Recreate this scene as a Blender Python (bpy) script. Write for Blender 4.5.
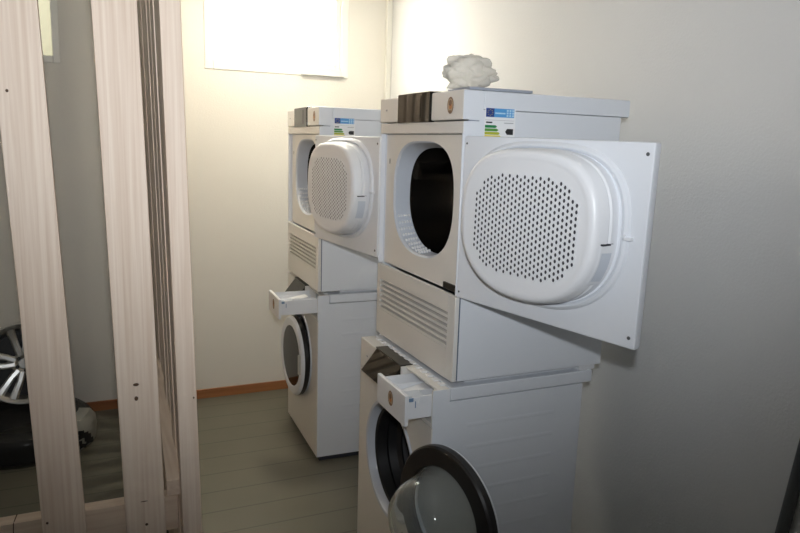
import bpy, bmesh, math, random
from mathutils import Vector, Matrix, noise
random.seed(7)
R = math.radians
C = bpy.context.scene.collection
for o in list(bpy.data.objects):
    bpy.data.objects.remove(o)

# ------------------------------------------------------------------ camera, world, lights, exposure
S = bpy.context.scene
S.view_settings.view_transform = 'Standard'
S.view_settings.look = 'None'
S.view_settings.gamma = 1.0
S.view_settings.use_curve_mapping = False
S.view_settings.exposure = 0.0
CAM = Vector((-0.9371, -1.6877, 1.5469))
RIGHT = Vector((0.91400185, -0.4045716, 0.0303716))
UP = Vector((0.04425938, 0.17384333, 0.98377823))
FWD = Vector((0.40328864, 0.89783089, -0.17679922))
cd = bpy.data.cameras.new('camera')
cd.sensor_width = 36.0
cd.lens = 680.693 / 800.0 * 36.0
cd.clip_start = 0.02
cam = bpy.data.objects.new('camera', cd)
C.objects.link(cam)
m = Matrix((RIGHT, UP, -FWD)).transposed().to_4x4()
m.translation = CAM
cam.matrix_world = m
S.camera = cam

w = bpy.data.worlds.new('sky')
S.world = w
w.use_nodes = True
bg = w.node_tree.nodes['Background']
bg.inputs['Color'].default_value = (1.0, 0.97, 0.9, 1)
bg.inputs['Strength'].default_value = 7.0


def light(name, kind, loc, target, power, color, **kw):
    l = bpy.data.lights.new(name, kind)
    l.energy = power
    l.color = color
    for k, v in kw.items():
        setattr(l, k, v)
    o = bpy.data.objects.new(name, l)
    C.objects.link(o)
    o.location = loc
    d = Vector(target) - Vector(loc)
    o.rotation_euler = d.to_track_quat('-Z', 'Y').to_euler()
    return o


# the flash on the camera, just above the lens, tipped up
light('camera_flash', 'SPOT', CAM + Vector((0.0, -0.02, 0.13)), CAM + Vector((0.38, 1.0, 0.27)) * 3,
      108.0, (0.92, 0.955, 1.0), spot_size=R(106), spot_blend=1.0, shadow_soft_size=0.022)
# daylight entering by the high window
light('window_daylight', 'AREA', (0.08, 2.62, 2.3), (0.0, 1.2, 1.2), 26.0, (1.0, 0.95, 0.82),
      shape='RECTANGLE', size=0.8, size_y=0.6)
# assumed ceiling lamp, unseen, added to brighten the upper walls near the window
light('ceiling_lamp_light', 'AREA', (-0.05, 1.75, 2.5), (-0.05, 1.95, 0.0), 12.0, (1.0, 0.93, 0.76),
      shape='DISK', size=0.26)


# ------------------------------------------------------------------ materials
def mat(name, col, rough=0.5, metal=0.0, spec=0.5, bump=None, var=None, coat=0.0, **kw):
    M = bpy.data.materials.new(name)
    M.use_nodes = True
    nt = M.node_tree
    b = nt.nodes['Principled BSDF']
    b.inputs['Base Color'].default_value = (*col, 1)
    b.inputs['Roughness'].default_value = rough
    b.inputs['Metallic'].default_value = metal
    b.inputs['Specular IOR Level'].default_value = spec
    b.inputs['Coat Weight'].default_value = coat
    for k, v in kw.items():
        b.inputs[k].default_value = v
    geo = nt.nodes.new('ShaderNodeNewGeometry')
    if var:
        sc, amt = var
        n = nt.nodes.new('ShaderNodeTexNoise')
        n.inputs['Scale'].default_value = sc
        n.inputs['Detail'].default_value = 4
        nt.links.new(geo.outputs['Position'], n.inputs['Vector'])
        mx = nt.nodes.new('ShaderNodeMix')
        mx.data_type = 'RGBA'
        mx.inputs['A'].default_value = (*[c * (1 - amt) for c in col], 1)
        mx.inputs['B'].default_value = (*[min(1, c * (1 + amt)) for c in col], 1)
        nt.links.new(n.outputs['Fac'], mx.inputs['Factor'])
        nt.links.new(mx.outputs['Result'], b.inputs['Base Color'])
    if bump:
        sc, st = bump
        n = nt.nodes.new('ShaderNodeTexNoise')
        n.inputs['Scale'].default_value = sc
        n.inputs['Detail'].default_value = 3
        nt.links.new(geo.outputs['Position'], n.inputs['Vector'])
        bp = nt.nodes.new('ShaderNodeBump')
        bp.inputs['Strength'].default_value = st
        bp.inputs['Distance'].default_value = 0.004
        nt.links.new(n.outputs['Fac'], bp.inputs['Height'])
        nt.links.new(bp.outputs['Normal'], b.inputs['Normal'])
    return M


def wood(name, base, dark, axis='Z', scale=1.0, rough=0.6):
    M = bpy.data.materials.new(name)
    M.use_nodes = True
    nt = M.node_tree
    b = nt.nodes['Principled BSDF']
    b.inputs['Roughness'].default_value = rough
    tc = nt.nodes.new('ShaderNodeTexCoord')
    mp = nt.nodes.new('ShaderNodeMapping')
    s = {'X': (1.6, 55, 55), 'Y': (55, 1.6, 55), 'Z': (85, 85, 1.8)}[axis]
    mp.inputs['Scale'].default_value = [v * scale for v in s]
    nt.links.new(tc.outputs['Object'], mp.inputs['Vector'])
    n = nt.nodes.new('ShaderNodeTexNoise')
    n.inputs['Scale'].default_value = 1.3
    n.inputs['Detail'].default_value = 6
    n.inputs['Distortion'].default_value = 0.6
    nt.links.new(mp.outputs['Vector'], n.inputs['Vector'])
    wv = nt.nodes.new('ShaderNodeTexWave')
    wv.wave_type = 'BANDS'
    wv.bands_direction = 'DIAGONAL'
    wv.inputs['Scale'].default_value = 0.45
    wv.inputs['Distortion'].default_value = 9
    wv.inputs['Detail'].default_value = 2
    nt.links.new(mp.outputs['Vector'], wv.inputs['Vector'])
    hw = nt.nodes.new('ShaderNodeMath')
    hw.operation = 'MULTIPLY'
    hw.inputs[1].default_value = 0.07
    nt.links.new(wv.outputs['Fac'], hw.inputs[0])
    ad = nt.nodes.new('ShaderNodeMath')
    ad.operation = 'MULTIPLY_ADD'
    ad.inputs[1].default_value = 0.8
    nt.links.new(n.outputs['Fac'], ad.inputs[0])
    nt.links.new(hw.outputs[0], ad.inputs[2])
    cr = nt.nodes.new('ShaderNodeValToRGB')
    cr.color_ramp.elements[0].position = 0.28
    cr.color_ramp.elements[0].color = (*base, 1)
    cr.color_ramp.elements[1].position = 0.72
    cr.color_ramp.elements[1].color = (*dark, 1)
    nt.links.new(ad.outputs[0], cr.inputs['Fac'])
    nt.links.new(cr.outputs['Color'], b.inputs['Base Color'])
    return M


def floor_mat():
    M = bpy.data.materials.new('painted_floorboards')
    M.use_nodes = True
    nt = M.node_tree
    b = nt.nodes['Principled BSDF']
    b.inputs['Roughness'].default_value = 0.42
    geo = nt.nodes.new('ShaderNodeNewGeometry')
    sx = nt.nodes.new('ShaderNodeSeparateXYZ')
    nt.links.new(geo.outputs['Position'], sx.inputs[0])
    md = nt.nodes.new('ShaderNodeMath'); md.operation = 'PINGPONG'; md.inputs[1].default_value = 0.085
    nt.links.new(sx.outputs['Y'], md.inputs[0])
    lt = nt.nodes.new('ShaderNodeMath'); lt.operation = 'LESS_THAN'; lt.inputs[1].default_value = 0.0035
    nt.links.new(md.outputs[0], lt.inputs[0])
    n = nt.nodes.new('ShaderNodeTexNoise'); n.inputs['Scale'].default_value = 5; n.inputs['Detail'].default_value = 5
    nt.links.new(geo.outputs['Position'], n.inputs['Vector'])
    c1 = nt.nodes.new('ShaderNodeMix'); c1.data_type = 'RGBA'
    c1.inputs['A'].default_value = (0.145, 0.137, 0.103, 1)
    c1.inputs['B'].default_value = (0.178, 0.169, 0.13, 1)
    nt.links.new(n.outputs['Fac'], c1.inputs['Factor'])
    c2 = nt.nodes.new('ShaderNodeMix'); c2.data_type = 'RGBA'
    c2.inputs['B'].default_value = (0.095, 0.095, 0.072, 1)
    nt.links.new(c1.outputs['Result'], c2.inputs['A'])
    nt.links.new(lt.outputs[0], c2.inputs['Factor'])
    nt.links.new(c2.outputs['Result'], b.inputs['Base Color'])
    return M


M_wall = mat('white_plaster', (0.72, 0.725, 0.72), 0.85, bump=(120, 0.25), var=(3, 0.02))
M_wallcream = mat('cream_plaster', (0.77, 0.745, 0.68), 0.85, bump=(120, 0.25), var=(3, 0.02))
M_ceil = mat('white_ceiling', (0.82, 0.81, 0.78), 0.9)
M_floor = floor_mat()
M_base = wood('baseboard_wood', (0.40, 0.17, 0.065), (0.26, 0.095, 0.035), 'X', 0.6, 0.45)
M_trim = mat('cream_paint', (0.80, 0.79, 0.72), 0.5)
M_winframe = mat('white_window_paint', (0.85, 0.84, 0.78), 0.45)
M_white = mat('white_enamel', (0.735, 0.765, 0.81), 0.28, spec=0.5)  # white enamel; cool flash light on the sides is put into its colour
M_panel = mat('white_panel_plastic', (0.745, 0.73, 0.695), 0.33)  # white plastic; warm light on the fronts is put into its colour
M_ring = mat('pale_grey_plastic', (0.58, 0.62, 0.68), 0.4)
M_lint = mat('white_moulded_plastic', (0.77, 0.785, 0.81), 0.38)
M_hole = mat('dark_hole', (0.035, 0.035, 0.045), 0.7)
M_seam = mat('blue_grey_seam', (0.12, 0.15, 0.22), 0.6)
M_slot = mat('vent_backing_grey', (0.16, 0.155, 0.14), 0.7)
M_olive = mat('olive_board', (0.42, 0.41, 0.24), 0.55)
M_doorgrey = mat('grey_door_cover', (0.46, 0.47, 0.465), 0.35)  # grey that imitates reflections in the glass bowl
M_disp = mat('smoked_display', (0.014, 0.013, 0.010), 0.04, spec=0.22)
M_dispframe = mat('display_bezel', (0.03, 0.03, 0.025), 0.3)
M_silver = mat('silver_bezel', (0.52, 0.51, 0.48), 0.3, 0.3)
M_steel = mat('drum_steel', (0.36, 0.34, 0.31), 0.20, 1.0)
M_steel2 = mat('drum_steel_grey', (0.24, 0.24, 0.25), 0.38, 0.8)
M_rubber = mat('black_rubber', (0.012, 0.012, 0.013), 0.45)
M_blackpl = mat('black_plastic', (0.012, 0.011, 0.011), 0.35)
M_glass = mat('door_glass', (0.86, 0.9, 0.9), 0.05, spec=0.5, **{'Transmission Weight': 0.93, 'IOR': 1.25})
M_pane = mat('window_glass', (1, 1, 1), 0.0, **{'Transmission Weight': 1.0, 'IOR': 1.05})
M_emb = mat('brown_sticker', (0.23, 0.13, 0.07), 0.5)
M_emb2 = mat('orange_print', (0.55, 0.20, 0.05), 0.5)
M_emb3 = mat('tan_print', (0.48, 0.36, 0.24), 0.5)
M_paper = mat('label_white', (0.84, 0.85, 0.86), 0.4)
M_navy = mat('label_navy', (0.02, 0.055, 0.24), 0.4)
M_blue = mat('label_blue', (0.09, 0.33, 0.66), 0.4)
M_sky = mat('label_pale_blue', (0.45, 0.68, 0.86), 0.4)
M_green = mat('label_green', (0.015, 0.23, 0.07), 0.4)
M_green2 = mat('label_mid_green', (0.10, 0.30, 0.05), 0.4)
M_lime = mat('label_lime', (0.42, 0.46, 0.03), 0.4)
M_yellow = mat('label_yellow', (0.8, 0.65, 0.03), 0.4)
M_orange = mat('label_orange', (0.8, 0.25, 0.02), 0.4)
M_red = mat('label_red', (0.6, 0.02, 0.02), 0.4)
M_ink = mat('label_ink', (0.02, 0.02, 0.022), 0.4)
M_inkgrey = mat('label_grey_print', (0.35, 0.36, 0.38), 0.5)
M_rate = mat('rating_plate', (0.012, 0.011, 0.009), 0.5, spec=0.2)
M_blueplastic = mat('blue_plastic', (0.16, 0.26, 0.40), 0.4)
M_folder = mat('grey_cover', (0.33, 0.36, 0.42), 0.5)
M_pine = wood('pine', (0.82, 0.69, 0.57), (0.62, 0.46, 0.345), 'Z')
M_pinex = wood('pine_rail', (0.76, 0.62, 0.49), (0.60, 0.45, 0.33), 'X')
M_piney = wood('pine_long', (0.76, 0.63, 0.51), (0.58, 0.44, 0.33), 'Y')
M_knot = mat('dark_knot', (0.10, 0.055, 0.03), 0.8)
M_screw = mat('screw_steel', (0.10, 0.085, 0.07), 0.5, 0.7)
M_alloy = mat('alloy', (0.55, 0.55, 0.53), 0.28, 0.85)
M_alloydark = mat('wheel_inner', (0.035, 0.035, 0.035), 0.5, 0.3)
M_tyre = mat('tyre_rubber', (0.015, 0.015, 0.015), 0.6)
M_pole = mat('dark_grey_metal', (0.09, 0.095, 0.10), 0.45, 0.0)
M_lampglass = mat('lamp_opal', (0.9, 0.88, 0.8), 0.4, **{'Emission Color': (1.0, 0.93, 0.78, 1), 'Emission Strength': 4.0})


def film(name, col, alpha, rough=0.25):
    M = bpy.data.materials.new(name)
    M.use_nodes = True
    nt = M.node_tree
    nt.nodes.remove(nt.nodes['Principled BSDF'])
    out = nt.nodes['Material Output']
    d = nt.nodes.new('ShaderNodeBsdfPrincipled')
    d.inputs['Base Color'].default_value = (*col, 1); d.inputs['Roughness'].default_value = rough
    t = nt.nodes.new('ShaderNodeBsdfTranslucent'); t.inputs['Color'].default_value = (*col, 1)
    tr = nt.nodes.new('ShaderNodeBsdfTransparent')
    m1 = nt.nodes.new('ShaderNodeMixShader'); m1.inputs[0].default_value = 0.4
    nt.links.new(d.outputs[0], m1.inputs[1]); nt.links.new(t.outputs[0], m1.inputs[2])
    m2 = nt.nodes.new('ShaderNodeMixShader'); m2.inputs[0].default_value = alpha
    nt.links.new(tr.outputs[0], m2.inputs[1]); nt.links.new(m1.outputs[0], m2.inputs[2])
    nt.links.new(m2.outputs[0], out.inputs['Surface'])
    return M


M_bag = film('frosted_film', (0.60, 0.60, 0.585), 0.50)
M_blind = film('olive_blind', (0.37, 0.365, 0.285), 1.0, 0.6)
M_wrap = film('smoky_film', (0.10, 0.10, 0.10), 0.5, 0.15)
M_wrapwhite = mat('white_film', (0.42, 0.42, 0.38), 0.3)


# ------------------------------------------------------------------ mesh helpers
def setmi(faces, mi):
    for f in faces:
        f.material_index = mi


def box(bm, lo, hi, bev=0.0, mi=0, seg=2):
    x0, y0, z0 = lo
    x1, y1, z1 = hi
    vs = [bm.verts.new(p) for p in ((x0, y0, z0), (x1, y0, z0), (x1, y1, z0), (x0, y1, z0),
                                    (x0, y0, z1), (x1, y0, z1), (x1, y1, z1), (x0, y1, z1))]
    fs = [bm.faces.new([vs[i] for i in q]) for q in ((3, 2, 1, 0), (4, 5, 6, 7), (0, 1, 5, 4), (1, 2, 6, 5), (2, 3, 7, 6), (3, 0, 4, 7))]
    setmi(fs, mi)
    if bev:
        es = list({e for f in fs for e in f.edges})
        r = bmesh.ops.bevel(bm, geom=es, offset=bev, segments=seg, profile=0.5, affect='EDGES')
        setmi(r['faces'], mi)
    return fs


def hexa(bm, pts, mi=0, bev=0.0):
    """8 points: bottom 4 (ccw from above), top 4"""
    vs = [bm.verts.new(p) for p in pts]
    fs = [bm.faces.new([vs[i] for i in q]) for q in ((3, 2, 1, 0), (4, 5, 6, 7), (0, 1, 5, 4), (1, 2, 6, 5), (2, 3, 7, 6), (3, 0, 4, 7))]
    setmi(fs, mi)
    if bev:
        es = list({e for f in fs for e in f.edges})
        r = bmesh.ops.bevel(bm, geom=es, offset=bev, segments=2, profile=0.5, affect='EDGES')
        setmi(r['faces'], mi)
    return fs


def prism_y(bm, prof, y0, y1, mi=0):
    """(x,z) outline pushed along y"""
    a = [bm.verts.new((x, y0, z)) for x, z in prof]
    b = [bm.verts.new((x, y1, z)) for x, z in prof]
    n = len(prof)
    fs = [bm.faces.new(a), bm.faces.new(b[::-1])]
    for i in range(n):
        fs.append(bm.faces.new((a[i], b[i], b[(i + 1) % n], a[(i + 1) % n])))
    setmi(fs, mi)
    return fs


def loops(bm, rings, mi=0, close=True, cap0=False, cap1=False):
    """skin a list of rings (lists of points)"""
    vr = [[bm.verts.new(p) for p in r] for r in rings]
    n = len(rings[0])
    fs = []
    for a, b in zip(vr, vr[1:]):
        for i in range(n if close else n - 1):
            j = (i + 1) % n
            fs.append(bm.faces.new((a[i], a[j], b[j], b[i])))
    if cap0:
        fs.append(bm.faces.new(vr[0][::-1]))
    if cap1:
        fs.append(bm.faces.new(vr[-1]))
    setmi(fs, mi)
    return fs


def tube(bm, pts, r, seg=8, mi=0):
    rings = []
    pts = [Vector(p) for p in pts]
    for k, p in enumerate(pts):
        t = (pts[min(k + 1, len(pts) - 1)] - pts[max(k - 1, 0)]).normalized()
        a = t.orthogonal().normalized() if k == 0 else (pa - t * pa.dot(t)).normalized()
        pa = a
        b = t.cross(a)
        rings.append([p + (a * math.cos(q) + b * math.sin(q)) * r for q in [2 * math.pi * i / seg for i in range(seg)]])
    return loops(bm, rings, mi, True, True, True)


def obj(name, bm, mats, parent=None, loc=None, rot=None, smooth=30):
    bmesh.ops.recalc_face_normals(bm, faces=bm.faces[:])
    if smooth:
        for f in bm.faces:
            f.smooth = True
        for e in bm.edges:
            if len(e.link_faces) == 2:
                if e.link_faces[0].normal.angle(e.link_faces[1].normal, 0) > R(smooth):
                    e.smooth = False
    me = bpy.data.meshes.new(name)
    bm.to_mesh(me)
    bm.free()
    for M in (mats if isinstance(mats, (list, tuple)) else [mats]):
        me.materials.append(M)
    o = bpy.data.objects.new(name, me)
    C.objects.link(o)
    if smooth and smooth < 180:
        wn = o.modifiers.new('weighted_normal', 'WEIGHTED_NORMAL')
        wn.keep_sharp = True
        wn.weight = 60
    if parent:
        o.parent = parent
    if loc:
        o.location = loc
    if rot:
        o.rotation_euler = rot
    return o


def thing(name, label, cat, loc=(0, 0, 0), rotz=0.0, group=None):
    o = bpy.data.objects.new(name, None)
    o.empty_display_size = 0.1
    C.objects.link(o)
    o.location = loc
    o.rotation_euler = (0, 0, rotz)
    return tag(o, label, cat, group)


def tag(o, label, cat, group=None):
    o['label'] = label
    o['category'] = cat
    if group:
        o['group'] = group
    return o


def struct(name, bm, M, parent=None, smooth=30):
    o = obj(name, bm, M, parent, smooth=smooth)
    if not parent:
        o['kind'] = 'structure'
    return o


NB = bmesh.new

# ------------------------------------------------------------------ the room
XL, XR, YB, YF, H = -1.75, 0.765, 2.357, -2.9, 2.55
W1 = (-0.352, 0.492, 1.930, 2.45)     # window opening x0,x1,z0,z1
W2 = (-1.90 + 0.2, -1.075, 1.905, 2.43)
TH = 0.22
bm = NB(); box(bm, (XL - .1, YF - .1, -0.06), (XR + .1, YB + .3, 0)); struct('floor', bm, M_floor)
bm = NB(); box(bm, (XL - .1, YF - .1, H), (XR + .1, YB + .3, H + .08)); struct('ceiling', bm, M_ceil)
bm = NB(); box(bm, (XR, YF - .1, 0), (XR + .1, YB + .3, H)); struct('wall_right', bm, M_wall)
bm = NB(); box(bm, (XL - .1, YF - .1, 0), (XL, YB + .3, H)); struct('wall_left', bm, M_wall)
bm = NB(); box(bm, (XL, YF - .1, 0), (XR, YF, H)); struct('wall_front', bm, M_wall)
# back wall with two real openings
bm = NB()
xs = [XL, W2[0], W2[1], W1[0], W1[1], XR]
box(bm, (XL, YB, 0), (XR, YB + TH, min(W1[2], W2[2])))
box(bm, (XL, YB, W1[3]), (XR, YB + TH, H))
box(bm, (XL, YB, W2[2]), (W2[0], YB + TH, W1[3]))
box(bm, (W2[1], YB, W2[2]), (W1[0], YB + TH, W1[3]))
box(bm, (W1[0], YB, W2[2]), (W1[1], YB + TH, W1[2]))
box(bm, (W1[1], YB, W2[2]), (XR, YB + TH, W1[3]))
struct('wall_back', bm, M_wallcream)
bm = NB(); box(bm, (XL, YB - .014, 0), (XR, YB, .056), .003); struct('baseboard_back', bm, M_base)


def window(n, W, sill, pane=None):
    x0, x1, z0, z1 = W
    bm = NB()
    f = 0.034 if pane else 0.045
    y0, y1 = YB - 0.006, YB + 0.05
    for lo, hi in (((x0, y0, z0), (x0 + f, y1, z1)), ((x1 - f, y0, z0), (x1, y1, z1)),
                   ((x0 + f, y0, z0), (x1 - f, y1, z0 + f)), ((x0 + f, y0, z1 - f), (x1 - f, y1, z1))):
        box(bm, lo, hi, .004)
    o = struct('window_%d' % n, bm, M_winframe)
    bm = NB()
    g = f + .002
    y0, y1 = YB + 0.012, YB + 0.045
    s = .03
    for lo, hi in (((x0 + g, y0, z0 + g), (x0 + g + s, y1, z1 - g)), ((x1 - g - s, y0, z0 + g), (x1 - g, y1, z1 - g)),
                   ((x0 + g + s, y0, z0 + g), (x1 - g - s, y1, z0 + g + s)), ((x0 + g + s, y0, z1 - g - s), (x1 - g - s, y1, z1 - g))):
        if not pane:
            box(bm, lo, hi, .003)
    if pane:
        bm.free()
    else:
        obj('window_sash', bm, M_winframe, o)
    bm = NB(); box(bm, (x0 + g + s - .004, YB + .026, z0 + g + s - .004), (x1 - g - s + .004, YB + .03, z1 - g - s + .004))
    if pane:
        bm.free(); bm = NB()
        a = f - .004
        bm.faces.new([bm.verts.new(q) for q in ((x0 + a, YB + .028, z0 + a), (x1 - a, YB + .028, z0 + a), (x1 - a, YB + .028, z1 - a), (x0 + a, YB + .028, z1 - a))])
        obj('window_blind', bm, pane, o)
    else:
        obj('window_pane', bm, M_pane, o)
    if sill:
        bm = NB(); box(bm, (x0 + .55, YB - .022, z0 + .001), (x1 - .03, YB - .0075, z0 + .007), .002)
        obj('window_ledge', bm, M_silver, o)  # grey strip standing in for the shadow line under the sill
    return o


window(1, W1, True)
window(2, W2, False, M_blind)
# painted conduit boxing in the corner
bm = NB(); box(bm, (XR - .034, YB - .034, .0), (XR - .0005, YB - .0005, H), .006); struct('trim_1', bm, M_trim)

# ------------------------------------------------------------------ tumble dryer
N = 72


def sq(cy, cz, hy, hz, nt=3.0, nb=2.4, n=N):
    """rounded square outline, rounder below, as (y,z)"""
    r = []
    for i in range(n):
        t = 2 * math.pi * i / n
        c, s = math.cos(t), math.sin(t)
        e = nt if s >= 0 else nb
        k = (abs(c) ** e + abs(s) ** e) ** (-1 / e)
        r.append((cy + hy * c * k, cz + hz * s * k))
    return r


def rectring(cy, cz, y0, y1, z0, z1, n=N):
    r = []
    for i in range(n):
        t = 2 * math.pi * i / n
        c, s = math.cos(t), math.sin(t)
        k = 1e9
        if c > 1e-9: k = min(k, (y1 - cy) / c)
        if c < -1e-9: k = min(k, (y0 - cy) / c)
        if s > 1e-9: k = min(k, (z1 - cz) / s)
        if s < -1e-9: k = min(k, (z0 - cz) / s)
        r.append([cy + c * k, cz + s * k])
    for cyy, czz in ((y0, z0), (y0, z1), (y1, z0), (y1, z1)):
        j = min(range(n), key=lambda q: (r[q][0] - cyy) ** 2 + (r[q][1] - czz) ** 2)
        r[j] = [cyy, czz]
    return r


def at_x(ring, x):
    return [(x, y, z) for y, z in ring]


def plate_on_side(bm, x0, x1, z0, z1, y, t, mi):
    box(bm, (x0, y - t, z0), (x1, y, z1), 0, mi)


def energy_label(parent, x, ztop):
    """EU style label on the side panel, 0.102 x 0.20"""
    bm = NB()
    y = -0.0004
    X = lambda u: x + u * 0.102
    Z = lambda v: ztop - v * 0.20
    P = lambda u0, u1, v0, v1, mi, t=0.0008: plate_on_side(bm, X(u0), X(u1), Z(v1), Z(v0), y, t, mi)
    P(0, 1, 0, 1, 0, 0.0004)
    P(0.04, 0.30, 0.03, 0.15, 1)
    P(0.30, 0.95, 0.03, 0.15, 2)
    P(0.33, 0.66, 0.085, 0.105, 3, 0.0011)
    for a in (0.70, 0.79, 0.88):
        for b in (0.042, 0.077, 0.112):
            P(a, a + 0.06, b, b + 0.026, 3, 0.0011)
    for k in range(8):     # ring of stars on the navy block
        q = 2 * math.pi * k / 8
        P(0.165 + .075 * math.cos(q), 0.182 + .075 * math.cos(q), 0.085 + .038 * math.sin(q), 0.094 + .038 * math.sin(q), 9, 0.0011)
    P(0.05, 0.25, 0.215, 0.235, 10)
    P(0.64, 0.94, 0.222, 0.232, 11)
    P(0.02, 0.96, 0.19, 0.194, 11)
    for k, (ln, mi) in enumerate(((.36, 4), (.41, 5), (.46, 6), (.51, 7), (.56, 8), (.61, 8), (.66, 12))):
        v0 = 0.262 + k * 0.047
        a = X(0.02); b = X(ln); z0 = Z(v0 + .038); z1 = Z(v0); zm = (z0 + z1) / 2; tip = X(ln + .05)
        pr = [(a, z0), (b, z0), (tip, zm), (b, z1), (a, z1)]
        va = [bm.verts.new((px, y - .0009, pz)) for px, pz in pr]
        bm.faces.new(va).material_index = mi
    pr = [(X(.68), Z(.347)), (X(.74), Z(.388)), (X(.94), Z(.388)), (X(.94), Z(.306)), (X(.74), Z(.306))]
    bm.faces.new([bm.verts.new((px, y - .0009, pz)) for px, pz in pr]).material_index = 10
    P(0.02, 0.96, 0.80, 0.804, 11)
    for a in (.05, .37, .69):
        P(a, a + .25, .84, .93, 11)
    return obj('energy_label', bm, [M_paper, M_navy, M_blue, M_sky, M_green, M_green2, M_lime, M_yellow, M_orange, M_yellow, M_ink, M_inkgrey, M_red], parent, smooth=0)


def emblem(parent, x, y, z, r=0.019):
    bm = NB()
    n = 24
    def disc(rr, xx, mi, cy=y, cz=z, sy=1.0, sz=1.0):
        v = [bm.verts.new((xx, cy + rr * sy * math.cos(2 * math.pi * i / n), cz + rr * sz * math.sin(2 * math.pi * i / n))) for i in range(n)]
        bm.faces.new(v).material_index = mi
    disc(r, x - .0006, 0, sz=1.25)
    disc(r * .82, x - .0009, 2, sz=1.25)
    disc(r * .5, x - .0012, 0, y, z + r * .35, 1, .9)
    disc(r * .42, x - .0014, 1, y - r * .1, z - r * .2, 1, .9)
    disc(r * .16, x - .0017, 3, y, z + r * .05)
    disc(r * .3, x - .0014, 0, y, z - r * .85, 1.3, .5)
    return obj('round_sticker', bm, [M_emb, M_emb2, M_emb3, M_ink], parent, smooth=0)


def make_dryer(label, loc, door_deg, rotz=0.0, hinge_x=0.0, sag=0.8):
    t = thing('tumble_dryer', label, 'tumble dryer', loc, R(rotz), 'tumble dryers on top of the washing machines')
    # cabinet shell, open at the front
    bm = NB()
    th = .012
    box(bm, (.018, 0, 0), (.553, th, .7915), .002)
    box(bm, (.018, .6 - th, 0), (.553, .6, .7915), .002)
    box(bm, (.541, th, 0), (.553, .6 - th, .79))
    box(bm, (.018, th, 0), (.541, .6 - th, th))
    box(bm, (.0, 0, .262), (.018, .006, .757), .002)
    box(bm, (.0, .594, .262), (.018, .6, .757), .002)
    obj('cabinet', bm, M_white, t)
    # worktop
    bm = NB()
    box(bm, (.062, -.001, .792), (.585, .601, .844), .005)
    obj('top', bm, M_white, t)
    # control panel: fascia with the lower strip below a joint
    bm = NB()
    box(bm, (-.004, -.0012, .762), (.0615, .197, .844), .005)
    box(bm, (-.004, .443, .762), (.0615, .6012, .844), .005)
    box(bm, (.012, .195, .762), (.06, .445, .842))
    box(bm, (-.001, -.0008, .724), (.055, .6008, .759), .004)
    obj('control_panel', bm, M_panel, t)
    bm = NB(); box(bm, (-.0025, -.0024, .7635), (.0605, -.0010, .8425), .0004); box(bm, (.0005, -.0024, .7245), (.0545, -.0006, .7585), .0004)
    obj('side_cap', bm, M_white, t)
    bm = NB()
    box(bm, (-.008, .2, .758), (.011, .44, .85), .003)
    box(bm, (.008, .2, .843), (.05, .44, .85), .002)
    d = obj('display', bm, M_disp, t)
    bm = NB(); box(bm, (-.0092, .262, .772), (-.0078, .382, .838), .0005); obj('display_window', bm, M_disp, d)
    emblem(t, -.0045, .072, .803)
    bm = NB(); box(bm, (-.0048, .535, .800), (-.0038, .548, .806)); obj('standby_mark', bm, M_inkgrey, t)
    # recessed front with the loading opening
    cy, cz = .297, .516
    zb, zt = .264, .722
    bm = NB()
    o0 = rectring(cy, cz, .006, .594, zb, zt)
    o1 = sq(cy, cz, .222, .186)
    o1b = sq(cy, cz, .216, .180)
    o2 = sq(cy + .004, cz - .006, .214, .172, 2.7, 2.05)
    loops(bm, [at_x(o0, .02), at_x(o1, .02)], 0)
    loops(bm, [at_x(o1, .02), at_x(o1b, .026), at_x(o2, .082)], 1)
    loops(bm, [at_x(o0, .02), at_x(o0, .032)], 0)
    obj('front_panel', bm, [M_panel, M_ring], t)
    # lint mesh relief in the lower far part of the collar
    bm = NB()
    for r_ in range(5):
        for k in range(9):
            a = R(276 + k * 7.5)
            x = .034 + r_ * .009
            f = (x - .026) / .056
            hy, hz = .216 - .010 * f - .0015, .180 - .008 * f - .0015
            e = 2.4 - .2 * f
            c, s = math.cos(a), math.sin(a)
            kk = (abs(c) ** e + abs(s) ** e) ** (-1 / e)
            p = Vector((x, cy + hy * c * kk, cz + hz * s * kk))
            box(bm, p - Vector((.0025, .004, .004)), p + Vector((.0025, .004, .004)), .0008, 0, 1)
    obj('collar_mesh', bm, M_paper, t)
    # drum
    bm = NB()
    circ = lambda x, r: [(x, cy + r * math.cos(2 * math.pi * i / N), cz + r * math.sin(2 * math.pi * i / N)) for i in range(N)]
    loops(bm, [at_x(o2, .082), circ(.088, .235), circ(.10, .245), circ(.50, .245), circ(.51, .20), circ(.505, .02)], 0, True, False, True)
    for k in range(3):
        a = R(20 + 120 * k)
        u = Vector((0, math.cos(a), math.sin(a))); v = Vector((0, -math.sin(a), math.cos(a)))
        c0 = Vector((0, cy, cz))
        pr = [(.245, -.035), (.245, .035), (.19, .012), (.19, -.012)]
        A = [c0 + u * p + v * q + Vector((.11, 0, 0)) for p, q in pr]
        B = [c0 + u * p + v * q + Vector((.49, 0, 0)) for p, q in pr]
        loops(bm, [A, B], 0, True, True, True)
    obj('drum', bm, M_steel, t)
    bm = NB()
    kv = [(.0192, .556 + .004 * math.cos(q), .63 + .010 * math.sin(q)) for q in [2 * math.pi * i / 16 for i in range(16)]]
    bm.faces.new([bm.verts.new(p) for p in kv])
    obj('lock_slot', bm, M_ink, t, smooth=0)
    bm = NB(); box(bm, (.012, .03, .266), (.0195, .105, .285), .001); obj('rating_plate', bm, M_rate, t)
    # lower service flap with ventilation louvres
    bm = NB()
    y0, y1, z0, z1 = .0, .6, .0, .258
    ly0, ly1, lz0, lz1 = .045, .572, .092, .204
    box(bm, (.0, y0, z0), (.0145, ly0, z1), .002)
    box(bm, (.0, ly1, z0), (.0145, y1, z1), .002)
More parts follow.
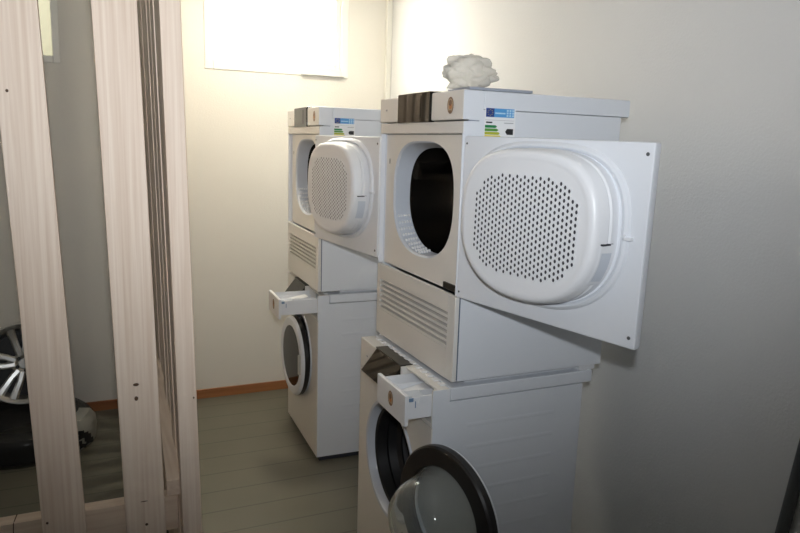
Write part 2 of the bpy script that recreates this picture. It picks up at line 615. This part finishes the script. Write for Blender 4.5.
    box(bm, (.0, ly0, z0), (.0145, ly1, lz0), 0)
    box(bm, (.0, ly0, lz1), (.0145, ly1, z1), 0)
    nl = 6
    p = (lz1 - lz0) / nl
    for k in range(nl):
        zc = lz0 + (k + .5) * p
        hexa(bm, [(.0, ly0, zc - p * .46), (.012, ly0, zc - p * .30), (.012, ly1, zc - p * .30), (.0, ly1, zc - p * .46),
                  (.0, ly0, zc + p * .0), (.012, ly0, zc + p * .12), (.012, ly1, zc + p * .12), (.0, ly1, zc + p * .0)])
    obj('vent_panel', bm, M_panel, t)
    bm = NB(); box(bm, (.0135, ly0 - .004, lz0 - .004), (.0165, ly1 + .004, lz1 + .004)); obj('vent_backing', bm, M_slot, t)
    bm = NB(); box(bm, (.0152, .0005, .004), (.0179, .012, .256)); obj('flap_gasket', bm, M_seam, t)
    energy_label(t, .066, .803)
    bm = NB(); box(bm, (.012, -.0006, .7595), (.05, .0, .7615)); obj('joint_line', bm, M_seam, t)

    # ---- door, built closed: hinge on the z axis at y=0, inner face towards +x
    bm = NB()
    W, z0, z1 = .588, .256, .716
    box(bm, (-.026, .003, z0), (.0, W, z1), .006)
    dc, dz = .290, .502
    rr = lambda hy, hz, x, nt=2.9, nb=2.3, oy=0, oz=0: at_x(sq(dc + oy, dz + oz, hy, hz, nt, nb), x)
    loops(bm, [rr(.260, .207, -.001), rr(.255, .203, .006), rr(.248, .198, .009), rr(.242, .194, .007), rr(.235, .189, -.001)], 0)
    dr = obj('door', bm, M_white, t, loc=(hinge_x + .5 * math.sin(R(sag)) * math.sin(R(door_deg)), -.5 * math.sin(R(sag)) * math.cos(R(door_deg)), .003), rot=(R(-sag), 0, R(door_deg)))
    # lint filter housing
    bm = NB()
    loops(bm, [rr(.228, .190, -.001), rr(.226, .189, .022), rr(.222, .186, .026), rr(.222, .186, .031), rr(.225, .189, .034),
               rr(.219, .186, .056), rr(.212, .181, .065), rr(.204, .174, .0692), rr(.193, .163, .0695), rr(.187, .157, .0675)], 0, True, False, True)
    obj('lint_housing', bm, M_lint, dr)
    # perforated screen
    bm = NB()
    px, pz = .0122, .0150
    nx = 15
    x0 = .0678
    for i in range(-nx, nx + 1):
        for j in range(-11, 12):
            y = i * px + .003
            z = j * pz + (pz / 2 if i % 2 else 0)
            if (abs(i * px) / .166) ** 3.2 + (abs(z) / .126) ** 3.2 > 1 or abs(i * px) / .166 + abs(z) / .126 > 1.62:
                continue
            hexo = [(dc + y + px * .667 * math.cos(R(60 * k)), dz + z + pz * .577 * math.sin(R(60 * k))) for k in range(6)]
            hole = [(dc + y + (.0040) * math.cos(R(60 * k)), dz + z + .0051 * math.sin(R(60 * k))) for k in range(6)]
            loops(bm, [at_x(hexo, x0), at_x(hexo, x0 + .0012), at_x(hole, x0 + .0012), at_x(hole, x0 + .0002)], 0)
            bm.faces.new([bm.verts.new(q) for q in at_x(hole, x0 + .0003)]).material_index = 1
    obj('lint_screen', bm, [M_lint, M_hole], dr, smooth=0)
    # side grip slot of the filter drawer
    bm = NB()
    for a0, a1, x0, x1, mi, g in ((-34, -4, .012, .050, 0, .0015), (-31, -10, .016, .046, 1, .0022)):
        pts0, pts1 = [], []
        for k in range(9):
            a = R(a0 + (a1 - a0) * k / 8)
            c, s = math.cos(a), math.sin(a)
            e = 2.3
            kk = (abs(c) ** e + abs(s) ** e) ** (-1 / e)
            pts0.append((x0, dc + (.227 + g) * c * kk, dz + (.191 + g) * s * kk))
            pts1.append((x1, dc + (.222 + g) * c * kk, dz + (.188 + g) * s * kk))
        loops(bm, [pts0, pts1], mi, False)
    box(bm, (.012, dc + .209, dz - .0165), (.05, dc + .227, dz - .0125), 0, 2)
    obj('filter_grip', bm, [M_lint, M_ring, M_hole], dr)
    # catch and screws
    bm = NB()
    box(bm, (-.001, .538, .500), (.012, .559, .507), .0015)
    box(bm, (-.001, .538, .500), (.012, .543, .513), .0015)
    obj('door_catch', bm, M_lint, dr)
    for y, z in ((.572, .69), (.572, .282), (.016, .695), (.016, .276)):
        bm = NB()
        r = .0042 if y > .3 else .003
        ring = [[(x, y + q * math.cos(2 * math.pi * i / 14), z + q * math.sin(2 * math.pi * i / 14)) for i in range(14)] for x, q in ((-.001, r), (.0012, r), (.0018, r * .7))]
        loops(bm, ring, 0, True, False, True)
        obj('screw', bm, M_pole, dr)
    return t


# ------------------------------------------------------------------ washing machine (front of cabinet at x=0)
def make_washer(label, loc, door_deg, hinge, drawer_out, rotz=0.0, door_dz=.016):
    t = thing('washing_machine', label, 'washing machine', loc, R(rotz), 'washing machines below the dryers')
    cy, cz = .306, .480
    th = .012
    bm = NB()
    box(bm, (.0035, 0, .03), (.548, th, .797), .002)
    box(bm, (.012, .6 - th, .03), (.548, .6, .797), .003)
    box(bm, (.536, th, .03), (.548, .6 - th, .797))
    box(bm, (.012, th, .03), (.536, .6 - th, .042))
    obj('cabinet', bm, M_white, t)
    # faint pressed ribs in the side sheet
    bm = NB()
    for k in range(8):
        z = .715 - k * .072
        prof = [(z - .007, -.0003), (z, -.0012), (z + .007, -.0003)]
        x0, x1 = .12, .44
        A = [(x0, q, zz) for zz, q in prof]
        B = [(x1, q, zz) for zz, q in prof]
        loops(bm, [A, B], 0, False)
    obj('side_ribs', bm, M_white, t)
    bm = NB()
    box(bm, (.058, -.001, .799), (.583, .601, .840), .005)
    obj('top', bm, M_white, t)
    # control panel with an open drawer bay on the near side
    bm = NB()
    box(bm, (0, .452, .722), (.056, .6, .838), .004)
    box(bm, (0, .0008, .722), (.056, .008, .838), .001)
    box(bm, (.018, .008, .830), (.056, .236, .838), .002)
    box(bm, (0, .008, .722), (.056, .236, .734), .002)
    box(bm, (.02, .228, .722), (.056, .452, .838), .001)
    box(bm, (0, .228, .722), (.02, .236, .838), .001)
    pn = obj('control_panel', bm, M_panel, t)
    bm = NB(); box(bm, (.0005, -.0012, .7225), (.0565, .001, .8378), .0006); obj('side_cap', bm, M_white, pn)
    # row of raised pale bars along the ledge under the dryer
    for k in range(13):
        y0 = .03 + k * .042
        bm = NB(); box(bm, (.040, y0, .8375), (.0575, y0 + .022, .8425), .0008, 0, 1)
        obj('ledge_rib', bm, M_paper, pn)
    bm = NB(); box(bm, (-.0006, .525, .78), (.0002, .537, .786)); obj('standby_mark', bm, M_inkgrey, t)
    # display, tipped out at the bottom so that it faces up
    bm = NB()
    prism_y(bm, [(.005, .839), (-.054, .764), (-.048, .756), (.004, .716), (.02, .724), (.02, .839)], .238, .450)
    d = obj('display', bm, M_disp, t)
    bm = NB()
    hexa(bm, [(.0, .238, .838), (.044, .238, .8385), (.044, .450, .8385), (.0, .450, .838),
              (.0, .238, .8425), (.044, .238, .842), (.044, .450, .842), (.0, .450, .8425)])
    obj('display_hood', bm, M_dispframe, d)
    # front sheet with round loading opening
    bm = NB()
    circ = lambda x, r, n=N: [(x, cy + r * math.cos(2 * math.pi * i / n), cz + r * math.sin(2 * math.pi * i / n)) for i in range(n)]
    o0 = rectring(cy, cz, 0, .6, .03, .720)
    o0b = rectring(cy, cz, .003, .597, .033, .720)
    loops(bm, [at_x(o0, .0035), at_x(o0, .002), at_x(o0b, 0), circ(0, .210)], 0)
    obj('front_panel', bm, M_panel, t)
    bm = NB()
    loops(bm, [circ(0, .210), circ(-.006, .206), circ(-.004, .196), circ(.03, .186)], 0)
    obj('opening_ring', bm, M_ring, t)
    bm = NB()
    loops(bm, [circ(.03, .188), circ(.02, .180), circ(.024, .170), circ(.06, .165), (circ(.07, .172)), circ(.10, .166), circ(.112, .152), circ(.12, .155)], 0)
    obj('door_gasket', bm, M_rubber, t)
    bm = NB()
    loops(bm, [circ(.112, .157), circ(.12, .235), circ(.43, .235), circ(.44, .2), circ(.43, .02)], 0, True, False, True)
    obj('drum', bm, M_steel2, t)
    bm = NB(); box(bm, (.02, .02, .002), (.53, .58, .031)); obj('plinth', bm, M_hole, t)
    for x in (.05, .49):
        for y in (.05, .55):
            bm = NB()
            loops(bm, [[(x + r * math.cos(2 * math.pi * i / 16), y + r * math.sin(2 * math.pi * i / 16), z) for i in range(16)] for z, r in ((0, .022), (.008, .022), (.012, .01), (.03, .01))], 0, True, True, True)
            obj('foot', bm, M_rubber, t)
    # detergent drawer
    dw = bpy.data.objects.new('tmp', None)
    bm = NB()
    f = -drawer_out
    box(bm, (f, .010, .734), (f + .013, .226, .829), .003)
    box(bm, (f + .012, .020, .752), (f + .20, .216, .757))
    box(bm, (f + .012, .018, .752), (f + .20, .0215, .818))
    box(bm, (f + .012, .213, .752), (f + .20, .2165, .818))
    box(bm, (f + .012, .085, .757), (f + .19, .088, .812))
    box(bm, (f + .012, .150, .757), (f + .19, .153, .812))
    box(bm, (f + .050, .016, .800), (f + .20, .022, .8205), .001)
    hexa(bm, [(f + .04, .09, .790), (f + .16, .09, .812), (f + .16, .148, .812), (f + .04, .148, .790),
              (f + .04, .09, .794), (f + .16, .09, .816), (f + .16, .148, .816), (f + .04, .148, .794)])
    dr = obj('detergent_drawer', bm, M_lint, t)
    bpy.data.objects.remove(dw)
    emblem(dr, f, .115, .785, .019)
    bm = NB()
    hexa(bm, [(f + .02, .026, .806), (f + .075, .026, .806), (f + .075, .082, .812), (f + .02, .082, .812),
              (f + .02, .026, .809), (f + .075, .026, .809), (f + .075, .082, .815), (f + .02, .082, .815)])
    obj('drawer_insert', bm, M_ring, dr)
    bm = NB()
    box(bm, (f + .016, .0155, .806), (f + .03, .03, .8175), .001)
    box(bm, (f + .036, .0165, .786), (f + .0385, .0178, .806))
    obj('drawer_latch', bm, M_blueplastic, dr)
    # round door, built closed; hinge axis at local y=0, door centre at y=rd
    rd = .206
    cc = lambda x, r: [(x, rd + r * math.cos(2 * math.pi * i / N), r * math.sin(2 * math.pi * i / N)) for i in range(N)]
    bm = NB()
    loops(bm, [cc(.004, .2025), cc(-.004, .2045), cc(-.010, .201), cc(-.016, .192), cc(-.016, .160), cc(-.010, .150), cc(.012, .150)], 0)
    dr = obj('door', bm, M_white, t, loc=(hinge[0], hinge[1], cz + door_dz), rot=(0, 0, R(door_deg)))
    bm = NB()
    loops(bm, [cc(-.004, .2035), cc(.004, .2055), cc(.018, .2045), cc(.024, .199), cc(.026, .19), cc(.026, .150), cc(.018, .142), cc(.008, .146)], 0)
    obj('door_seal_ring', bm, M_blackpl, dr)
    bm = NB()
    outer = [(.010, .149), (.022, .146), (.034, .137), (.070, .132), (.105, .124), (.138, .105), (.156, .074), (.165, .035), (.166, .002)]
    inner = [(.161, .002), (.160, .033), (.151, .073), (.133, .101), (.101, .119), (.067, .127), (.036, .132), (.021, .141), (.008, .144)]
    loops(bm, [cc(x, r) for x, r in outer + inner], 0)
    obj('glass_bowl', bm, M_glass, dr)
    bm = NB()
    loops(bm, [cc(-.013, .161), cc(-.015, .10), cc(-.015, .002)], 0)
    obj('door_cover', bm, M_disp, dr)
    bm = NB()
    loops(bm, [cc(-.008, .151), cc(-.010, .10), cc(-.010, .002)], 0)
    obj('door_liner', bm, M_doorgrey, dr)  # added disc, brightens the bowl in place of its milky reflections
    bm = NB()
    box(bm, (-.026, .030, -.05), (-.004, .05, .05), .003)
    obj('door_handle', bm, M_silver, dr)
    return t


# near tower
make_washer('white washing machine closest to the camera, round door swung wide open', (-.06, 0, 0), 193, (-.035, .10), .085)
make_dryer('white tumble dryer closest to the camera with a crumpled plastic bag on top', (0, 0, .857), 194.4)
# far tower, by the window wall
FS = 1.297
make_washer('white washing machine farther back, its round door only slightly ajar', (-.012, FS, 0), 2.5, (-.030, .10), .183, -1.5, -.018)
make_dryer('white tumble dryer farther back beneath the right end of the window', (-.012, FS, .857), 189, -1.5, -.022, .4)

# spacer pads under the dryers are part of each stacking frame
for y, nm in ((0, 'stacking frame between the nearer washer and dryer'), (FS, 'stacking frame between the farther washer and dryer')):
    bm = NB()
    dx = 0 if y == 0 else .045
    box(bm, (.06 + dx, y + .03, .8402), (.50, y + .57, .8568), .002)
    box(bm, (.47, y + .004, .8402), (.535, y + .03, .8568), .003)
    o = obj('stacking_frame', bm, M_lint)
    tag(o, 'thin white ' + nm, 'stacking frame')

# ------------------------------------------------------------------ things on the near dryer
bm = NB()
box(bm, (0, 0, 0), (.205, .135, .008), .0015)
o = obj('booklet', bm, M_folder, loc=(.016, .002, 1.7012), rot=(0, 0, R(-1)))
tag(o, 'thin grey booklet lying under the plastic bag on the nearer dryer', 'booklet')

bm = NB()
bmesh.ops.create_icosphere(bm, subdivisions=5, radius=1.0)
for v in bm.verts:
    d = v.co.normalized()
    n1 = noise.noise(d * 1.7 + Vector((3.1, 0, 7)))
    n2 = abs(noise.noise(d * 2.2 + Vector((9, 2, 1))))
    n3 = abs(noise.noise(d * 9 + Vector((1, 5, 4))))
    k = .90 + .22 * n1 + .52 * n2 + .07 * n3
    p = d * k
    x, y, z = p.x * .071, p.y * .058, p.z * .046
    if x > .02:                      # sags towards the right
        z *= 1 - min(.45, (x - .02) * 5.5)
    v.co = (x, y, max(z, -.043))
o = obj('plastic_bag', bm, M_bag, loc=(.052, .07, 1.7092 + .043), rot=(0, 0, R(-20)), smooth=180)
tag(o, 'crumpled translucent white plastic bag on top of the nearer dryer', 'plastic bag')

# ------------------------------------------------------------------ slatted wooden partition in the foreground
part = thing('slatted_partition', 'pale pine slatted partition frame standing at the left in front', 'partition', (-1.0, .02, 0))
PX, PY = -1.0, .02


def pl(p):
    return (p[0] - PX, p[1] - PY, p[2])


def upright(x18, x06, wd, y0, y1, ztop=2.45, zbot=0.0, M=None, name='slat', edge=.003):
    """board whose middle is at x18 at z=1.8 and x06 at z=0.6 (slightly out of plumb)"""
    xa = lambda z: x06 + (x18 - x06) * (z - .6) / 1.2
    h = wd / 2
    bm = NB()
    pts = []
    for z in (zbot, ztop):
        x = xa(z)
        pts += [pl((x - h, y0, z)), pl((x + h, y0, z)), pl((x + h, y1, z)), pl((x - h, y1, z))]
    hexa(bm, pts, 0, edge)
    return obj(name, bm, M or M_pine, part)


def knots(o, spots, y):
    """dark nail holes and knots on the face that looks to the camera"""
    bm = NB()
    for x, z, rx, rz in spots:
        v = [bm.verts.new(pl((x + rx * math.cos(2 * math.pi * i / 10), y - .0006, z + rz * math.sin(2 * math.pi * i / 10)))) for i in range(10)]
        bm.faces.new(v)
    obj('knot', bm, M_knot, o, smooth=0)


s1 = upright(-1.0770, -1.0405, .093, -.014, .009)
s2 = upright(-.8825, -.8590, .0935, -.014, .009)
s3 = upright(-.7700, -.7510, .046, -.040, .010, name='corner_post')
knots(s1, [(-1.098, 1.632, .003, .0035), (-1.077, .642, .003, .0035), (-1.045, .605, .003, .003)], -.014)
knots(s2, [(-.870, .960, .007, .004), (-.8705, .925, .0045, .006), (-.862, .655, .009, .0014), (-.858, .592, .0038, .0038)], -.014)
knots(s3, [(-.7405, .92, .002, .003)], -.040)
# front rail behind the slats
bm = NB(); box(bm, pl((-1.70, .010, .55)), pl((-.78, .052, .643)), .003); rl = obj('rail', bm, M_pinex, part)
bm = NB(); box(bm, pl((-1.70, .010, 2.33)), pl((-.79, .052, 2.42)), .003); obj('rail', bm, M_pinex, part)
bm = NB(); box(bm, pl((-1.70, .010, 0.0)), pl((-.76, .052, .05)), .003); obj('rail', bm, M_pinex, part)
# split in the rail
bm = NB(); tube(bm, [pl((-1.150, .0095, .56)), pl((-1.151, .0092, .61)), pl((-1.149, .0098, .642)), pl((-1.147, .03, .6435)), pl((-1.145, .05, .6435))], .0012, 6); obj('crack', bm, M_knot, rl)
# side run of slats towards the back wall, seen almost edge on
k = 0
y = .060
while y < 2.28:
    wd = .085
    xa = lambda z: -.768 + .028 * y - .0195 * (z - 1.2) - .004 * math.sin(k * 2.1)
    bm = NB()
    pts = []
    for z in (0.0, 2.45):
        x = xa(z)
        pts += [pl((x - .010, y, z)), pl((x + .010, y, z)), pl((x + .010, y + wd, z)), pl((x - .010, y + wd, z))]
    hexa(bm, pts, 0, .0025)
    obj('slat', bm, M_pine, part)
    y += wd + .035
    k += 1
for z in (.05, 1.25, 2.33):
    if z == 1.25:
        continue
    bm = NB()
    dx = -.0195 * (z - 1.2)
    box(bm, pl((-.83 + dx, .055, z)), pl((-.786 + dx, 2.33, z + .06)), .003); obj('rail', bm, M_piney, part)
# short brace with a sawn end resting on the front rail
bm = NB()
A = Vector((-.806, .012, .6435)); B = Vector((-.768, .95, .672))
hexa(bm, [pl(q) for q in (A + Vector((0, 0, 0)), A + Vector((.036, 0, 0)), B + Vector((.036, 0, 0)), B,
                          A + Vector((0, 0, .042)), A + Vector((.036, 0, .042)), B + Vector((.036, 0, .042)), B + Vector((0, 0, .042)))], 0, .002)
obj('brace', bm, M_piney, part)

# ------------------------------------------------------------------ wheel and bagged tyre at the back wall
def make_wheel():
    t = thing('alloy_wheel', 'silver alloy wheel without tyre leaning against the back wall', 'wheel', (-1.312, 2.14, .172))
    tilt = R(-14)
    r0 = .204
    n = 64
    cc = lambda y, r: [(r * math.cos(2 * math.pi * i / n), y, r0 + r * math.sin(2 * math.pi * i / n)) for i in range(n)]
    bm = NB()
    sc = .91
    prof = [(-.062, .200), (-.070, .212), (-.072, .222), (-.064, .228), (-.055, .220), (-.045, .205), (.02, .198), (.06, .205), (.07, .222), (.078, .222), (.075, .19), (.02, .185), (-.05, .192), (-.062, .200)]
    loops(bm, [cc(y, r * sc) for y, r in prof], 0)
    rim = obj('rim', bm, M_alloy, t, rot=(tilt, 0, 0))
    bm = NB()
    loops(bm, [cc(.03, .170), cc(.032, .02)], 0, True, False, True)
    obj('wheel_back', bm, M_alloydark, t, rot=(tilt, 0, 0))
    bm = NB()
    loops(bm, [cc(-.02, .062), cc(-.038, .058), cc(-.042, .046), cc(-.036, .030), cc(-.040, .026), cc(-.040, .002)], 0, True, False, True)
    hub = obj('hub', bm, M_alloy, t, rot=(tilt, 0, 0))
    for k in range(5):
        a = R(90 + 72 * k + 8)
        bm = NB()
        for s in (-1, 1):
            rings = []
            for r, wd, sp, dy in ((.044, .018, .016, -.036), (.09, .016, .022, -.040), (.14, .017, .028, -.048), (.184, .022, .034, -.058)):
                q = a + s * sp / max(r, .07)
                u = Vector((math.cos(q), 0, math.sin(q))); v = Vector((-math.sin(q), 0, math.cos(q)))
                c0 = u * r + Vector((0, dy, r0))
                rings.append([c0 - v * wd, c0 - v * wd * .5 + Vector((0, -.008, 0)), c0 + v * wd * .5 + Vector((0, -.008, 0)), c0 + v * wd, c0 + v * wd + Vector((0, .025, 0)), c0 - v * wd + Vector((0, .025, 0))])
            loops(bm, rings, 0, True, True, True)
        obj('spoke', bm, M_alloy, t, rot=(tilt, 0, 0))
        b = a + R(36)
        bm = NB()
        ring = lambda y, r: [(.036 * math.cos(b) + r * math.cos(q), y, r0 + .036 * math.sin(b) + r * math.sin(q)) for q in [2 * math.pi * i / 12 for i in range(12)]]
        loops(bm, [ring(-.040, .0095), ring(-.0425, .0095)], 0, True, False, True)
        obj('bolt_hole', bm, M_alloydark, hub)
    return t


make_wheel()
ty = thing('bagged_tyre', 'black tyre lying flat in a smoky plastic bag under the alloy wheel', 'tyre', (-1.318, 2.035, 0))
ty.scale = (1, 1, .86)
n = 64
bm = NB()
cc = lambda z, r: [(r * math.cos(2 * math.pi * i / n), r * math.sin(2 * math.pi * i / n), z) for i in range(n)]
prof = [(.02, .185), (.0, .22), (.0, .27), (.012, .292), (.04, .303), (.08, .306), (.12, .303), (.148, .292), (.16, .27), (.16, .22), (.145, .185), (.08, .178), (.02, .185)]
loops(bm, [cc(z, r) for z, r in prof], 0)
obj('tyre', bm, M_tyre, ty)
bm = NB()
rings = []
for z, r in ((.001, .312), (.03, .318), (.08, .322), (.13, .318), (.158, .300), (.1655, .25), (.166, .10), (.166, .01)):
    rings.append([((r + .006 * noise.noise(Vector((i * .5, z * 30, 0)))) * math.cos(2 * math.pi * i / n), (r + .006 * noise.noise(Vector((i * .5, z * 30, 0)))) * math.sin(2 * math.pi * i / n), z + .0025 * noise.noise(Vector((i * .4, r * 20, 5)))) for i in range(n)])
loops(bm, rings, 0, True, False, True)
bag = obj('tyre_bag', bm, M_wrap, ty, smooth=60)
# white printed patch with black blobs on the bag's right side
bm = NB()
a0, a1 = R(-62), R(-2)
ring = lambda z, r: [(r * math.cos(a0 + (a1 - a0) * i / 16), r * math.sin(a0 + (a1 - a0) * i / 16), z) for i in range(17)]
loops(bm, [ring(.004, .326), ring(.08, .332), ring(.132, .328), ring(.170, .302), ring(.178, .25)], 0, False)
obj('white_patch', bm, M_wrapwhite, bag)
bm = NB()
for a, z, wa, hz in ((-46, .142, 4, .020), (-40, .112, 5, .012), (-36, .085, 7, .016), (-30, .060, 5, .020), (-43, .055, 5, .014), (-27, .030, 6, .016), (-37, .025, 4, .012)):
    A, Bq = R(a - wa), R(a + wa)
    r = .3345 if z < .135 else .327
    rg = lambda zz, dr: [((r + dr) * math.cos(A + (Bq - A) * i / 5), (r + dr) * math.sin(A + (Bq - A) * i / 5), zz + .006 * math.sin(i)) for i in range(6)]
    loops(bm, [rg(z - hz, 0), rg(z + hz, 0)], 0, False)
obj('black_print', bm, M_ink, bag)

# dark bar leaning on the right wall at the picture's edge
bm = NB()
A = Vector((XR - .018, -.50, 0)); B = Vector((XR - .018, -.605, .95))
tube(bm, [A, (A + B) / 2, B], .0165, 16)
o = obj('metal_bar', bm, M_pole)
tag(o, 'dark grey metal bar leaning on the right wall at the lower right', 'bar')

# assumed opal lamp, unseen, added as fixture for the extra ceiling light
lp = thing('ceiling_lamp', 'round opal ceiling lamp above the aisle near the window', 'lamp', (-.05, 1.75, 2.55))
n = 40
bm = NB()
cz_ = lambda z, r: [(r * math.cos(2 * math.pi * i / n), r * math.sin(2 * math.pi * i / n), z) for i in range(n)]
loops(bm, [cz_(0, .15), cz_(-.03, .15), cz_(-.03, .14), cz_(-.01, .14)], 0)
obj('lamp_base', bm, M_winframe, lp)
bm = NB()
loops(bm, [cz_(-.012, .139), cz_(-.035, .135), cz_(-.042, .10), cz_(-.045, .002)], 0, True, False, True)
obj('lamp_shade', bm, M_lampglass, lp)
